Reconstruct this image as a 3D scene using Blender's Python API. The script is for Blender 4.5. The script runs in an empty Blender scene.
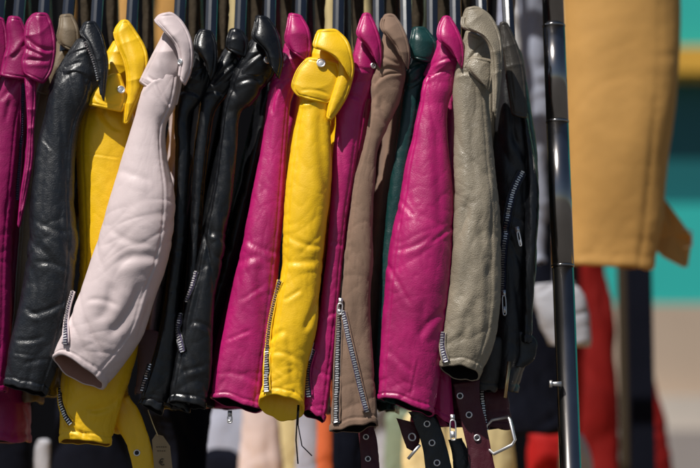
import bpy, math, random
import numpy as np
from mathutils import Vector, Matrix

random.seed(7); np.random.seed(7)
scene = bpy.context.scene
COL = scene.collection

# ------------------------------------------------------------------ camera
D = 3.9                       # distance from the lens to the row of sleeves
PITCH = math.radians(10)
FOC = 135.0
CZ = 1.75 - D * math.tan(PITCH)
CAM = np.array([0.0, -D, CZ])
cam_d = bpy.data.cameras.new("camera")
cam = bpy.data.objects.new("camera", cam_d)
COL.objects.link(cam)
cam.location = CAM
cam.rotation_euler = (math.pi / 2 + PITCH, 0, 0)
cam_d.lens = FOC
cam_d.sensor_width = 36
cam_d.clip_end = 500
cam_d.dof.use_dof = True
cam_d.dof.focus_distance = D / math.cos(PITCH) - 0.03
cam_d.dof.aperture_fstop = 2.6
scene.camera = cam

# ------------------------------------------------------------------ light
SUN_EL = math.radians(56)
SUN_AZ = math.radians(-41)      # measured from the camera side, towards the left
w = bpy.data.worlds.new("World"); scene.world = w; w.use_nodes = True
nt = w.node_tree; nt.nodes.clear()
sky = nt.nodes.new('ShaderNodeTexSky'); sky.sky_type = 'NISHITA'; sky.sun_disc = False
bg = nt.nodes.new('ShaderNodeBackground'); wo = nt.nodes.new('ShaderNodeOutputWorld')
bg.inputs['Strength'].default_value = 0.05
nt.links.new(sky.outputs[0], bg.inputs['Color']); nt.links.new(bg.outputs[0], wo.inputs['Surface'])
sdir = Vector((math.sin(SUN_AZ) * math.cos(SUN_EL), -math.cos(SUN_AZ) * math.cos(SUN_EL), math.sin(SUN_EL)))
sky.sun_elevation = SUN_EL
sky.sun_rotation = math.atan2(sdir.x, sdir.y)
ld = bpy.data.lights.new("sun", 'SUN'); ld.energy = 5.0; ld.angle = math.radians(0.5); ld.color = (1.0, 0.96, 0.9)
sun = bpy.data.objects.new("sun", ld); COL.objects.link(sun)
sun.rotation_euler = sdir.to_track_quat('Z', 'Y').to_euler()
sun.location = (-3, -4, 6)
scene.view_settings.view_transform = 'Standard'
scene.view_settings.look = 'None'
scene.view_settings.exposure = -0.02
scene.view_settings.gamma = 1.0

# ------------------------------------------------------------------ mapping helpers
K = 36.0 / FOC / 700.0
F = np.array([0, math.cos(PITCH), math.sin(PITCH)])
U = np.array([0, -math.sin(PITCH), math.cos(PITCH)])
R = np.array([1.0, 0, 0])
S = K * D
def P(x, y, d):
    """a point of the vertical plane Y = d, measured off the photograph (700 x 468)"""
    x = np.asarray(x, float); y = np.asarray(y, float); d = np.asarray(d, float)
    r = F + ((x - 350) * K)[..., None] * R - ((y - 234) * K)[..., None] * U
    t = (d + D) / r[..., 1]
    return CAM + r * t[..., None]

# ---- gradient noise
_perm = np.random.RandomState(3).permutation(256); _perm = np.concatenate([_perm, _perm, _perm])
_g = np.random.RandomState(5).normal(size=(256, 3)); _g /= np.linalg.norm(_g, axis=1)[:, None]
def perlin(p):
    i = np.floor(p).astype(int); f = p - i; i = i & 255
    u = f * f * f * (f * (f * 6 - 15) + 10)
    out = 0
    for dx in (0, 1):
        for dy in (0, 1):
            for dz in (0, 1):
                h = _perm[_perm[_perm[(i[..., 0] + dx) & 255] + ((i[..., 1] + dy) & 255)] + ((i[..., 2] + dz) & 255)]
                g = _g[h]; v = f - np.array([dx, dy, dz])
                wt = (u[..., 0] if dx else 1 - u[..., 0]) * (u[..., 1] if dy else 1 - u[..., 1]) * (u[..., 2] if dz else 1 - u[..., 2])
                out = out + wt * (g * v).sum(-1)
    return out
def ridged(p, k=3.0):
    return np.clip(1 - np.abs(perlin(p)) * 2.6, 0, 1) ** k

def sm(a, b, x):
    t = np.clip((x - a) / (b - a), 0, 1); return t * t * (3 - 2 * t)

def catmull(pts, n):
    pts = np.asarray(pts, float)
    if len(pts) == 2:
        t = np.linspace(0, 1, n)[:, None]; return pts[0] * (1 - t) + pts[1] * t
    c = (pts[:, 0:2] + pts[:, 2:4]) / 2 if pts.shape[1] >= 4 else pts[:, :2]
    w_ = np.abs(np.diff(c, axis=0)).max(1) + 2.0
    if pts.shape[1] >= 4: w_ = np.maximum(w_, np.abs(np.diff(pts[:, :4], axis=0)).max(1))
    T = np.concatenate([[0], np.cumsum(w_)])
    m = np.zeros_like(pts)
    m[1:-1] = (pts[2:] - pts[:-2]) / (T[2:] - T[:-2])[:, None]
    m[0] = (pts[1] - pts[0]) / (T[1] - T[0]); m[-1] = (pts[-1] - pts[-2]) / (T[-1] - T[-2])
    t = np.linspace(0, T[-1], n)
    k = np.clip(np.searchsorted(T, t, 'right') - 1, 0, len(pts) - 2)
    h = (T[k + 1] - T[k])[:, None]; s = (t - T[k])[:, None] / h
    return ((2*s**3 - 3*s**2 + 1) * pts[k] + (s**3 - 2*s**2 + s) * h * m[k] + (-2*s**3 + 3*s**2) * pts[k + 1] + (s**3 - s**2) * h * m[k + 1])

# ------------------------------------------------------------------ object helpers
def tag(o, label=None, cat=None, group=None, kind=None):
    if label: o['label'] = label
    if cat: o['category'] = cat
    if group: o['group'] = group
    if kind: o['kind'] = kind
    return o
def empty(name, loc):
    o = bpy.data.objects.new(name, None); COL.objects.link(o); o.location = loc
    o.empty_display_size = 0.05
    return o
def wloc(o):
    v = np.zeros(3)
    while o is not None:
        v = v + np.array(o.location); o = o.parent
    return v
def link(name, verts, faces, mats, parent=None, midx=None, smooth=True):
    verts = np.asarray(verts, float)
    if parent is not None: base = wloc(parent)
    else: base = np.array([0, 0, 0.0])
    me = bpy.data.meshes.new(name)
    me.from_pydata((verts - base).tolist(), [], [tuple(map(int, f)) for f in faces])
    for m in (mats if isinstance(mats, (list, tuple)) else [mats]): me.materials.append(m)
    if midx is not None: me.polygons.foreach_set('material_index', np.asarray(midx, dtype=np.int32))
    if smooth: me.polygons.foreach_set('use_smooth', np.ones(len(me.polygons), dtype=bool))
    me.update()
    o = bpy.data.objects.new(name, me); COL.objects.link(o)
    if parent is not None: o.parent = parent
    return o
class MB:
    def __init__(s): s.v = []; s.f = []; s.m = []
    def add(s, v, f, m=0):
        b = len(s.v); s.v += [tuple(q) for q in v]; s.f += [tuple(i + b for i in q) for q in f]; s.m += [m] * len(f)
    def box(s, c, ax, ay, az, m=0):
        c, ax, ay, az = map(np.asarray, (c, ax, ay, az))
        vs = [c + i * ax + j * ay + k * az for i in (-1, 1) for j in (-1, 1) for k in (-1, 1)]
        s.add(vs, [(0,1,3,2),(4,6,7,5),(0,4,5,1),(2,3,7,6),(0,2,6,4),(1,5,7,3)], m)
    def bbox(s, x0, x1, y0, y1, z0, z1, m=0):
        s.box(((x0+x1)/2, (y0+y1)/2, (z0+z1)/2), ((x1-x0)/2,0,0), (0,(y1-y0)/2,0), (0,0,(z1-z0)/2), m)
    def tube(s, pts, r, n=10, closed=False, m=0, cap=True):
        pts = [Vector(tuple(p)) for p in pts]; N = len(pts)
        rs = r if hasattr(r, '__len__') else [r] * N
        vs = []; up = None
        for i, p in enumerate(pts):
            a = pts[(i - 1) % N] if (closed or i > 0) else pts[0]
            b = pts[(i + 1) % N] if (closed or i < N - 1) else pts[-1]
            t = (b - a).normalized()
            if up is None:
                up = Vector((0, 0, 1)) if abs(t.z) < .9 else Vector((1, 0, 0))
            s1 = t.cross(up).normalized(); up = s1.cross(t).normalized()
            for k in range(n):
                q = 2 * math.pi * k / n
                vs.append(p + (s1 * math.cos(q) + up * math.sin(q)) * rs[i])
        fs = []
        for i in range(N if closed else N - 1):
            j = (i + 1) % N
            for k in range(n):
                fs.append((i*n + k, i*n + (k+1) % n, j*n + (k+1) % n, j*n + k))
        if cap and not closed:
            fs.append(tuple(range(n))[::-1]); fs.append(tuple((N-1)*n + k for k in range(n)))
        s.add(vs, fs, m)
    def build(s, name, mats, parent=None, smooth=True):
        return link(name, s.v, s.f, mats, parent, s.m, smooth)

# ------------------------------------------------------------------ materials
def newmat(name):
    m = bpy.data.materials.new(name); m.use_nodes = True
    n = m.node_tree.nodes; return m, n, m.node_tree.links, n['Principled BSDF']
def leather(name, col, rough=0.42, grain=0.35, gscale=520, spec=0.5, var=0.12, coat=0.0, wrinkle=0.4, sheen=0.0):
    m, n, L, b = newmat(name)
    tc = n.new('ShaderNodeTexCoord')
    no = n.new('ShaderNodeTexNoise'); no.inputs['Scale'].default_value = 14; no.inputs['Detail'].default_value = 5
    L.new(tc.outputs['Object'], no.inputs['Vector'])
    mx = n.new('ShaderNodeMix'); mx.data_type = 'RGBA'
    c = np.array(col); mx.inputs[6].default_value = (*(c * (1 - var)), 1); mx.inputs[7].default_value = (*np.clip(c * (1 + var), 0, 1), 1)
    mr = n.new('ShaderNodeMapRange'); mr.inputs[1].default_value = .3; mr.inputs[2].default_value = .7
    L.new(no.outputs['Fac'], mr.inputs[0]); L.new(mr.outputs[0], mx.inputs[0])
    # fine scuffs
    sc = n.new('ShaderNodeTexNoise'); sc.inputs['Scale'].default_value = 90; sc.inputs['Detail'].default_value = 6; sc.inputs['Roughness'].default_value = .7
    L.new(tc.outputs['Object'], sc.inputs['Vector'])
    mr2 = n.new('ShaderNodeMapRange'); mr2.inputs[1].default_value = .35; mr2.inputs[2].default_value = .75
    mr2.inputs[3].default_value = rough - .07; mr2.inputs[4].default_value = rough + .16
    L.new(sc.outputs['Fac'], mr2.inputs[0]); L.new(mr2.outputs[0], b.inputs['Roughness'])
    L.new(mx.outputs[2], b.inputs['Base Color'])
    b.inputs['Specular IOR Level'].default_value = spec
    b.inputs['Coat Weight'].default_value = coat; b.inputs['Coat Roughness'].default_value = .36
    if sheen: b.inputs['Sheen Weight'].default_value = sheen
    vo = n.new('ShaderNodeTexVoronoi'); vo.feature = 'F1'; vo.inputs['Scale'].default_value = gscale
    wv = n.new('ShaderNodeVectorMath'); wv.operation = 'ADD'
    nz = n.new('ShaderNodeTexNoise'); nz.inputs['Scale'].default_value = 60
    sc2 = n.new('ShaderNodeVectorMath'); sc2.operation = 'SCALE'; sc2.inputs['Scale'].default_value = .012
    L.new(tc.outputs['Object'], nz.inputs['Vector']); L.new(nz.outputs['Color'], sc2.inputs[0])
    L.new(tc.outputs['Object'], wv.inputs[0]); L.new(sc2.outputs[0], wv.inputs[1])
    L.new(wv.outputs[0], vo.inputs['Vector'])
    b1 = n.new('ShaderNodeBump'); b1.inputs['Strength'].default_value = grain; b1.inputs['Distance'].default_value = .0006
    L.new(vo.outputs['Distance'], b1.inputs['Height'])
    # medium creasing
    n2 = n.new('ShaderNodeTexNoise'); n2.inputs['Scale'].default_value = 55; n2.inputs['Detail'].default_value = 8; n2.inputs['Roughness'].default_value = .62
    n2.inputs['Distortion'].default_value = .6
    L.new(tc.outputs['Object'], n2.inputs['Vector'])
    b2 = n.new('ShaderNodeBump'); b2.inputs['Strength'].default_value = wrinkle * .5; b2.inputs['Distance'].default_value = .0018
    L.new(n2.outputs['Fac'], b2.inputs['Height']); L.new(b1.outputs[0], b2.inputs['Normal'])
    L.new(b2.outputs[0], b.inputs['Normal'])
    return m
def plain(name, col, rough=.5, metal=0.0, spec=.5, nscale=20, var=.15, bump=.1, coat=0):
    m, n, L, b = newmat(name)
    tc = n.new('ShaderNodeTexCoord'); no = n.new('ShaderNodeTexNoise'); no.inputs['Scale'].default_value = nscale; no.inputs['Detail'].default_value = 6
    L.new(tc.outputs['Object'], no.inputs['Vector'])
    mx = n.new('ShaderNodeMix'); mx.data_type = 'RGBA'; c = np.array(col)
    mx.inputs[6].default_value = (*(c * (1 - var)), 1); mx.inputs[7].default_value = (*np.clip(c * (1 + var), 0, 1), 1)
    L.new(no.outputs['Fac'], mx.inputs[0]); L.new(mx.outputs[2], b.inputs['Base Color'])
    b.inputs['Roughness'].default_value = rough; b.inputs['Metallic'].default_value = metal
    b.inputs['Specular IOR Level'].default_value = spec; b.inputs['Coat Weight'].default_value = coat
    bp = n.new('ShaderNodeBump'); bp.inputs['Strength'].default_value = bump; bp.inputs['Distance'].default_value = .002
    L.new(no.outputs['Fac'], bp.inputs['Height']); L.new(bp.outputs[0], b.inputs['Normal'])
    return m

MAG = leather('magenta_leather', (.38, .006, .105), rough=.40, grain=.35, wrinkle=.45)
MAGD = leather('deep_magenta_leather', (.30, .004, .10), rough=.42, grain=.35, wrinkle=.4)
MAGW = leather('bright_magenta_leather', (.43, .008, .13), rough=.41, coat=.18, grain=.35, wrinkle=.4, var=.2)
YEL = leather('yellow_leather', (.92, .55, .006), rough=.42, grain=.22, wrinkle=.28, var=.06)
PIK = leather('pale_pink_leather', (.64, .53, .53), rough=.52, grain=.15, wrinkle=.2, var=.06, spec=.3)
TAU = leather('taupe_suede', (.235, .150, .105), rough=.75, grain=.4, gscale=900, spec=.18, wrinkle=.3, var=.18, sheen=.1)
OLV = leather('olive_taupe_leather', (.17, .125, .075), rough=.55, grain=.3, wrinkle=.4)
BEI = leather('grey_beige_leather', (.27, .228, .165), rough=.42, grain=.7, gscale=620, wrinkle=.2, var=.2, spec=.5)
NAV = leather('blue_black_leather', (.006, .0075, .011), rough=.40, grain=.45, gscale=420, wrinkle=.5, var=.3, spec=.6)
BLK = leather('black_leather', (.004, .0045, .006), rough=.34, grain=.2, wrinkle=.3, var=.3, spec=.5, coat=.05)
GRN = leather('dark_green_leather', (.004, .036, .034), rough=.36, grain=.3, wrinkle=.4)
BUR = leather('burgundy_leather', (.06, .002, .010), rough=.5, grain=.3)
MUS = leather('mustard_leather', (.56, .30, .085), rough=.7, grain=.1, var=.06, spec=.25)
CRM = leather('cream_fabric', (.72, .58, .30), rough=.8, grain=.1, spec=.2)
SBL = leather('soft_black_leather', (.016, .016, .018), rough=.45, grain=.3, wrinkle=.4)
CHA = leather('charcoal_leather', (.045, .038, .03), rough=.45, grain=.3)
DGR = leather('dark_grey_leather', (.035, .032, .028), rough=.55, grain=.4)
LIN = plain('dark_lining', (.006, .005, .006), rough=.85, spec=.05)
LINP = plain('pinkish_lining', (.28, .15, .12), rough=.8, spec=.2)
LINY = plain('yellow_lining', (.20, .09, .01), rough=.8, spec=.2)
BRN = plain('brown_lining', (.055, .042, .028), rough=.85, spec=.08, nscale=160, var=.5, bump=.5)
HANG = plain('black_glossy_plastic', (.008, .012, .022), rough=.26, spec=.6, bump=.05, coat=.25)
METAL = plain('zip_metal', (.85, .83, .82), rough=.42, metal=1, bump=.03)
BRASS = plain('old_brass', (.62, .46, .24), rough=.3, metal=1, bump=.03)
TAPE = plain('violet_zip_tape', (.06, .045, .11), rough=.6, nscale=300)
TAPEB = plain('black_zip_tape', (.012, .010, .016), rough=.7)
CHROME = plain('dark_chrome', (.34, .32, .31), rough=.17, metal=1, bump=.02, var=.25, nscale=30)
THR = plain('stitch_thread', (.3, .25, .2), rough=.7)

def stitch_mat(base): return base

# ------------------------------------------------------------------ a cut and stitched piece of leather, two layers thick
class Sh: pass
def plate(name, st, d, parent, mat, bulge=.011, thick=.0032, creases=(), seed=0, curl=.002, lift=.0, corner=2.2, folds=.0006, wave=.0016, edge=None):
    st = np.array([tuple(a_) + (0,) * (5 - len(a_)) for a_ in st], float)
    c = (st[:, :2] + st[:, 2:4]) / 2
    length = np.hypot(*np.diff(c, axis=0).T).sum(); rows = int(max(30, length / .75))
    q = catmull(st, rows)
    kn = np.hanning(13); kn /= kn.sum(); qp = np.concatenate([2 * q[0] - q[6:0:-1], q, 2 * q[-1] - q[-2:-8:-1]])
    q = np.stack([np.convolve(qp[:, j_], kn, 'valid') for j_ in range(q.shape[1])], -1)
    L_, R_ = q[:, :2], q[:, 2:4]; hw = np.hypot(*(R_ - L_).T) / 2
    cols = int(max(24, hw.max() * 2 / .75))
    dist = np.concatenate([[0], np.cumsum(np.hypot(*np.diff((L_ + R_) / 2, axis=0).T))])
    t = (dist / dist[-1])[:, None]
    u = np.sin(np.linspace(-np.pi / 2, np.pi / 2, cols)) * .6 + np.linspace(-1, 1, cols) * .4
    # rounded corners at both ends
    e0 = np.minimum(dist, dist[-1] - dist); k0 = np.clip(1 - (1 - np.clip(e0 / corner, 0, 1)) ** 2, 0, 1) ** .5
    shr = 1 - (1 - k0) * np.clip(corner / np.maximum(hw, corner), 0, 1)
    C = (L_ + R_) / 2; E = (R_ - L_) / 2 * shr[:, None]
    # a little unevenness in the cut
    PX = C[:, 0:1] + E[:, 0:1] * u; PY = C[:, 1:2] + E[:, 1:2] * u
    b_ = (bulge * np.tanh(hw * S * .8 / bulge))[:, None]; uk = u + .22 * (1 - u ** 2)
    dep = d - b_ * (1 - np.abs(uk)[None, :] ** 2.2) + curl * (1 - sm(0, .45, t)) - lift * sm(.45, 1.0, t) + q[:, 4:5]
    X = PX * S + seed; Z = PY * S
    dep = dep + wave * perlin(np.stack([X * 16, Z * 14, X * 0 + seed], -1)) - folds * 2 * (ridged(np.stack([X * 14 + Z * 9, Z * 26, X * 0 + seed * 2], -1), 2.5) - .3)
    dE = np.minimum((1 - np.abs(u))[None, :] * hw[:, None], np.minimum(dist, dist[-1] - dist)[:, None])   # px to the nearest edge
    dep = dep + .0012 * np.exp(-((dE - 2.6) / .7) ** 2) + .0010 * np.clip(1 - dE / 1.2, 0, 1) ** 2
    dep = dep + .0006 * perlin(np.stack([X * 130, Z * 130, X * 0 + 3.3], -1)) * np.exp(-((dE - 3) / 2.5) ** 2)
    for cr in creases:
        x0, y0, x1, y1, amp, wd = cr[:6]; bow = cr[6] if len(cr) > 6 else 0
        ln = math.hypot(x1 - x0, y1 - y0); tx, ty = (x1 - x0) / ln, (y1 - y0) / ln
        s_ = ((PX - x0) * tx + (PY - y0) * ty) / ln; dn = -(PX - x0) * ty + (PY - y0) * tx - bow * 4 * s_ * (1 - s_)
        prof = np.exp(-(dn / wd) ** 2) - .55 * np.exp(-((dn - 2.1 * wd) / (1.3 * wd)) ** 2)
        dep = dep + amp * .0008 * prof * sm(-.12, .15, s_) * sm(1.12, .85, s_)
    Fr = P(PX, PY, dep); Bk = P(PX, PY, dep + thick)
    n = rows * cols; idx = np.arange(n).reshape(rows, cols)
    f = np.stack([idx[:-1, :-1], idx[1:, :-1], idx[1:, 1:], idx[:-1, 1:]], -1).reshape(-1, 4)
    faces = f.tolist() + (f[:, ::-1] + n).tolist()
    rim = list(idx[0, :]) + list(idx[1:, -1]) + list(idx[-1, -2::-1]) + list(idx[-2:0:-1, 0])
    m = len(rim); verts = Fr.reshape(-1, 3).tolist() + Bk.reshape(-1, 3).tolist()
    cen = Fr.reshape(-1, 3).mean(0); b0 = len(verts)
    for i in rim:                                        # the rounded rim stands half a millimetre out
        a_ = np.array(verts[i]); z_ = np.array(verts[i + n]); o_ = (a_ - cen) * np.array([1, 0, 1]); o_ /= (np.linalg.norm(o_) + 1e-9)
        verts.append(((a_ + z_) / 2 + o_ * thick * .35).tolist())
    for i in range(m):
        j = (i + 1) % m
        faces.append([int(rim[i]), int(rim[j]), b0 + j, b0 + i]); faces.append([b0 + i, b0 + j, int(rim[j]) + n, int(rim[i]) + n])
    o = link(name, verts, faces, [mat], parent)
    if edge:
        i0 = int(rows * .12)
        for kk_, (cc, rr) in enumerate(edge):
            m2 = MB(); path = [Fr[i][min(cols - 1, cc)] + np.array([0, -rr * .3, 0]) for i in range(i0, rows - 1, 2)]
            m2.tube(path, rr, 8); m2.build('piping', mat, o)
    gx = np.gradient(Fr, axis=1); gy = np.gradient(Fr, axis=0); N = np.cross(gx, gy); N /= (np.linalg.norm(N, axis=2)[..., None] + 1e-12)
    N = np.where(N[..., 1:2] > 0, -N, N)
    s = Sh(); s.o = o; s.mat = mat; s.px = PX.ravel(); s.py = PY.ravel(); s.V = Fr.reshape(-1, 3); s.N = N.reshape(-1, 3)
    return s

# ------------------------------------------------------------------ the shell: a hollow, thick, creased piece of leather
class Sh: pass
def shell(name, st, dc, parent, mat, rdf=0.75, rd=None, rmin=.010, rmax=.036, rows=None, cols=None, creases=(), soft=.0018, folds=.0013,
          fine=.0004, mask=None, hem=7, tilt=0, opened=True, lining=LIN, pw=.97, seed=0, fscale=1.0, folddir=103, thick=.93, flat_top=False, deep=50, lip=None):
    st = [tuple(s) + (0,) * (5 - len(s)) for s in st]
    if name in ('collar', 'lapel', 'shoulder_strap'):
        if name == 'collar': st = [(a_[0] - .5, a_[1], a_[2] + 1.2, a_[3], a_[4]) for a_ in st]
        dz = {'collar': -.016, 'lapel': -.010, 'shoulder_strap': -.014}[name]
        return plate(name, st, dc + dz, parent, mat, creases=creases, seed=seed, folds=.0012 if folds > .003 else .0006,
                     bulge={'collar': .009, 'lapel': .005, 'shoulder_strap': .010}[name], corner=3)
    a0 = np.asarray(st, float)
    length = np.abs(np.diff((a0[:, :2] + a0[:, 2:4]) / 2, axis=0)); length = np.hypot(length[:, 0], length[:, 1]).sum()
    rows = rows or int(max(24, min(340, length / 1.25)))
    wid = np.hypot(a0[:, 2] - a0[:, 0], a0[:, 3] - a0[:, 1]).max()
    cols = cols or int(max(40, min(160, wid * 2.1)))
    q = catmull(st, rows)
    Lp, Rp, dd = q[:, 0:2], q[:, 2:4], q[:, 4]
    c = (Lp + Rp) / 2; e = (Rp - Lp) / 2
    hw = np.hypot(e[:, 0], e[:, 1])
    rdep = np.clip(hw * S * rdf, rmin, rmax) if rd is None else np.full(rows, rd)
    if name == 'sleeve':
        tt = np.linspace(0, 1, rows); rdep = rdep * (1 - .38 * sm(.62, 1, tt))
    if not flat_top:   # round the top off
        dist = np.concatenate([[0], np.cumsum(np.hypot(*np.diff(c, axis=0).T))])
        capl = max(4, hw[0] * .8)
        kf = np.clip(1 - (1 - np.clip(dist / capl, 0, 1)) ** (2.3 if name == 'collar' else 3), 0.002, 1) ** .5
        e = e * ((.18 + .82 * kf) if name == 'collar' else (.35 + .65 * kf))[:, None]; rdep = rdep * kf
    th = np.linspace(0, 2 * np.pi, cols, endpoint=False)
    cs, sn = np.cos(th), np.sin(th)
    ce = np.sign(cs) * np.abs(cs) ** pw; se = np.sign(sn) * np.abs(sn) ** pw
    PX = c[:, 0:1] + e[:, 0:1] * ce; PY = c[:, 1:2] + e[:, 1:2] * ce
    t = np.linspace(0, 1, rows)[:, None]
    tl = tilt * sm(.75, 1, t)
    if opened and hem > 2 and name != 'collar':
        wob = perlin(np.stack([cs * 1.7 + seed, sn * 1.3 + seed * 2, cs * 0 + .3], -1))
        PY = PY + (wob * 5.0)[None, :] * sm(.86, 1, t); PX = PX + (perlin(np.stack([cs * 1.3 - seed, sn * 2 + seed, cs * 0 + .7], -1)) * 3.5)[None, :] * sm(.9, 1, t) * (np.abs(sn)[None, :])
    PY = PY - tl * se                   # se>0 is the side towards the camera
    DEP = dc + dd[:, None] - rdep[:, None] * se
    V = P(PX, PY, DEP)
    def normals(V):
        du = np.roll(V, -1, 1) - np.roll(V, 1, 1); dv = np.gradient(V, axis=0)
        n = np.cross(du, dv); n /= (np.linalg.norm(n, axis=2)[..., None] + 1e-12)
        ctr = V.mean(1, keepdims=True)
        sgn = np.sign((n * (V - ctr)).sum(-1).sum()); return n * (sgn if sgn != 0 else 1)
    N = normals(V)
    # ---- creasing
    W = V + np.array([seed * 3.17, seed * 1.71, seed * 2.3])
    a = math.radians(folddir); X = W[..., 0]; Z = W[..., 2]; Y = W[..., 1]
    uu = X * math.cos(a) + Z * math.sin(a); vv = -X * math.sin(a) + Z * math.cos(a)
    disp = soft * 1.6 * perlin(np.stack([X * 11, Y * 8, Z * 7], -1))
    warp = perlin(np.stack([X * 9, Y * 9, Z * 9 + 7], -1)) * .05
    mk = mask(t) if mask else (.25 + .75 * (np.exp(-((t - .55) / .14) ** 2) * .9 + sm(.78, .97, t) + sm(.22, .02, t)))
    f1 = ridged(np.stack([uu * 5 * fscale, Y * 6, (vv + warp) * 24 * fscale], -1), 2.2)
    a2 = math.radians(28); uu2 = X * math.cos(a2) + Z * math.sin(a2); vv2 = -X * math.sin(a2) + Z * math.cos(a2)
    f2 = ridged(np.stack([uu2 * 11 * fscale + 5, Y * 9, (vv2 - warp * 1.3) * 30 * fscale], -1), 2.6)
    if name == 'sleeve': folds = folds * 1.1
    disp = disp - folds * (.5 + .6 * mk) * (f1 - .35) - folds * .75 * mk ** 1.5 * (f2 - .3)
    disp = disp + fine * perlin(np.stack([X * 70, Y * 70, Z * 50], -1)) - fine * 1.5 * ridged(np.stack([uu * 35, Y * 30, (vv + warp) * 90], -1), 4) * (0.4 + mk * .6)
    front = sm(-.35, .25, se)[None, :]
    for cr in creases:
        x0, y0, x1, y1, amp, wd = cr[:6]; bow = cr[6] if len(cr) > 6 else 0
        ln = math.hypot(x1 - x0, y1 - y0); tx, ty = (x1 - x0) / ln, (y1 - y0) / ln
        s_ = ((PX - x0) * tx + (PY - y0) * ty) / ln; dn = -(PX - x0) * ty + (PY - y0) * tx
        dn = dn - bow * 4 * s_ * (1 - s_)
        tap = sm(-.12, .15, s_) * sm(1.12, .85, s_)
        prof = np.exp(-(dn / wd) ** 2) - .55 * np.exp(-((dn - 2.1 * wd) / (1.3 * wd)) ** 2)
        disp = disp - amp * .00074 * prof * tap * front
    if name == 'sleeve' and wid > 22:
        for c0 in ((-.8,) if int(seed) % 2 else (.66,)):
            dd_ = (ce - c0)[None, :] * hw[:, None]
            disp = disp - (.0009 * np.exp(-(dd_ / .9) ** 2) - .0004 * np.exp(-((dd_ - 2.4) / 1.2) ** 2)) * (se > 0)[None, :]
            disp = disp + .0007 * perlin(np.stack([X * 20, Y * 20, Z * 110], -1)) * np.exp(-(dd_ / 4) ** 2)
    if opened and hem:
        dist = np.concatenate([[0], np.cumsum(np.hypot(*np.diff(c, axis=0).T))]); db = (dist[-1] - dist)[:, None]
        pk = perlin(np.stack([X * 150, Y * 150, Z * 15], -1))
        disp = disp - .0011 * np.exp(-((db - hem) / 1.1) ** 2) + .0009 * sm(hem, hem - 2, db) + .0012 * pk * np.exp(-((db - hem) / 5) ** 2)
    edge = sm(0, .03, t)
    V = V + N * (disp * edge)[..., None]
    N2 = normals(V)
    # ---- faces
    idx = np.arange(rows * cols).reshape(rows, cols)
    nx = np.roll(idx, -1, 1)
    faces = np.stack([idx[:-1], idx[1:], nx[1:], nx[:-1]], -1).reshape(-1, 4).tolist()
    mi = [0] * len(faces)
    verts = V.reshape(-1, 3).tolist()
    top = len(verts); verts.append(V[0].mean(0).tolist())
    for k in range(cols): faces.append([top, int(idx[0, k]), int(nx[0, k])]); mi.append(0)
    if opened:
        ring_prev = idx[-1]
        down = (V[-1] - V[-2]).mean(0); down = down / (np.linalg.norm(down) + 1e-9) * .0012
        kk = max(2, int(min(deep, length * .45) / (length / rows)))
        specs = [(rows - 1, (1 + thick) / 2, down, 0), (rows - 1, thick, down * .2, 0)] + \
                [(max(2, rows - 1 - int(kk * f)), thick - .02 - .16 * f, down * 0, 1) for f in (.15, .4, .7, 1.)]
        for (ri, sc_, off, m_) in specs:
            ctr = V[ri].mean(0); rg = ctr + (V[ri] - ctr) * sc_ + off
            b0 = len(verts); verts += rg.tolist(); ring = np.arange(b0, b0 + cols)
            for k in range(cols):
                k2 = (k + 1) % cols
                faces.append([int(ring_prev[k]), int(ring[k]), int(ring[k2]), int(ring_prev[k2])]); mi.append(m_)
            ring_prev = ring
        b0 = len(verts); verts.append(np.array([verts[i] for i in ring_prev]).mean(0).tolist())
        for k in range(cols): faces.append([int(ring_prev[k]), b0, int(ring_prev[(k + 1) % cols])]); mi.append(1)
    else:
        b0 = len(verts); verts.append(V[-1].mean(0).tolist())
        for k in range(cols): faces.append([int(idx[-1, k]), b0, int(nx[-1, k])]); mi.append(0)
    o = link(name, verts, faces, [mat, lining], parent, mi)
    s = Sh(); s.o = o; s.mat = mat
    fr = se > -.15
    s.px = PX[:, fr].ravel(); s.py = PY[:, fr].ravel(); s.V = V[:, fr].reshape(-1, 3); s.N = N2[:, fr].reshape(-1, 3)
    return s
def on(s, x, y, off=.0015):
    """the point of a shell's front met at (x, y) of the photograph, a little proud of it"""
    i = np.argmin((s.px - x) ** 2 + (s.py - y) ** 2)
    p = P(x, y, s.V[i][1]); n = s.N[i]
    if n[1] > 0: n = np.array([0, -1., 0])
    n = n + np.array([0, -.6, 0]); n /= np.linalg.norm(n)
    return p + n * off, n

def poly(pts, step):
    q = catmull([(a, b) for a, b in pts], 200)
    d = np.concatenate([[0], np.cumsum(np.hypot(*np.diff(q, axis=0).T))])
    n = max(2, int(d[-1] / step)); t = np.linspace(0, d[-1], n)
    return np.stack([np.interp(t, d, q[:, 0]), np.interp(t, d, q[:, 1])], -1)

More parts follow.
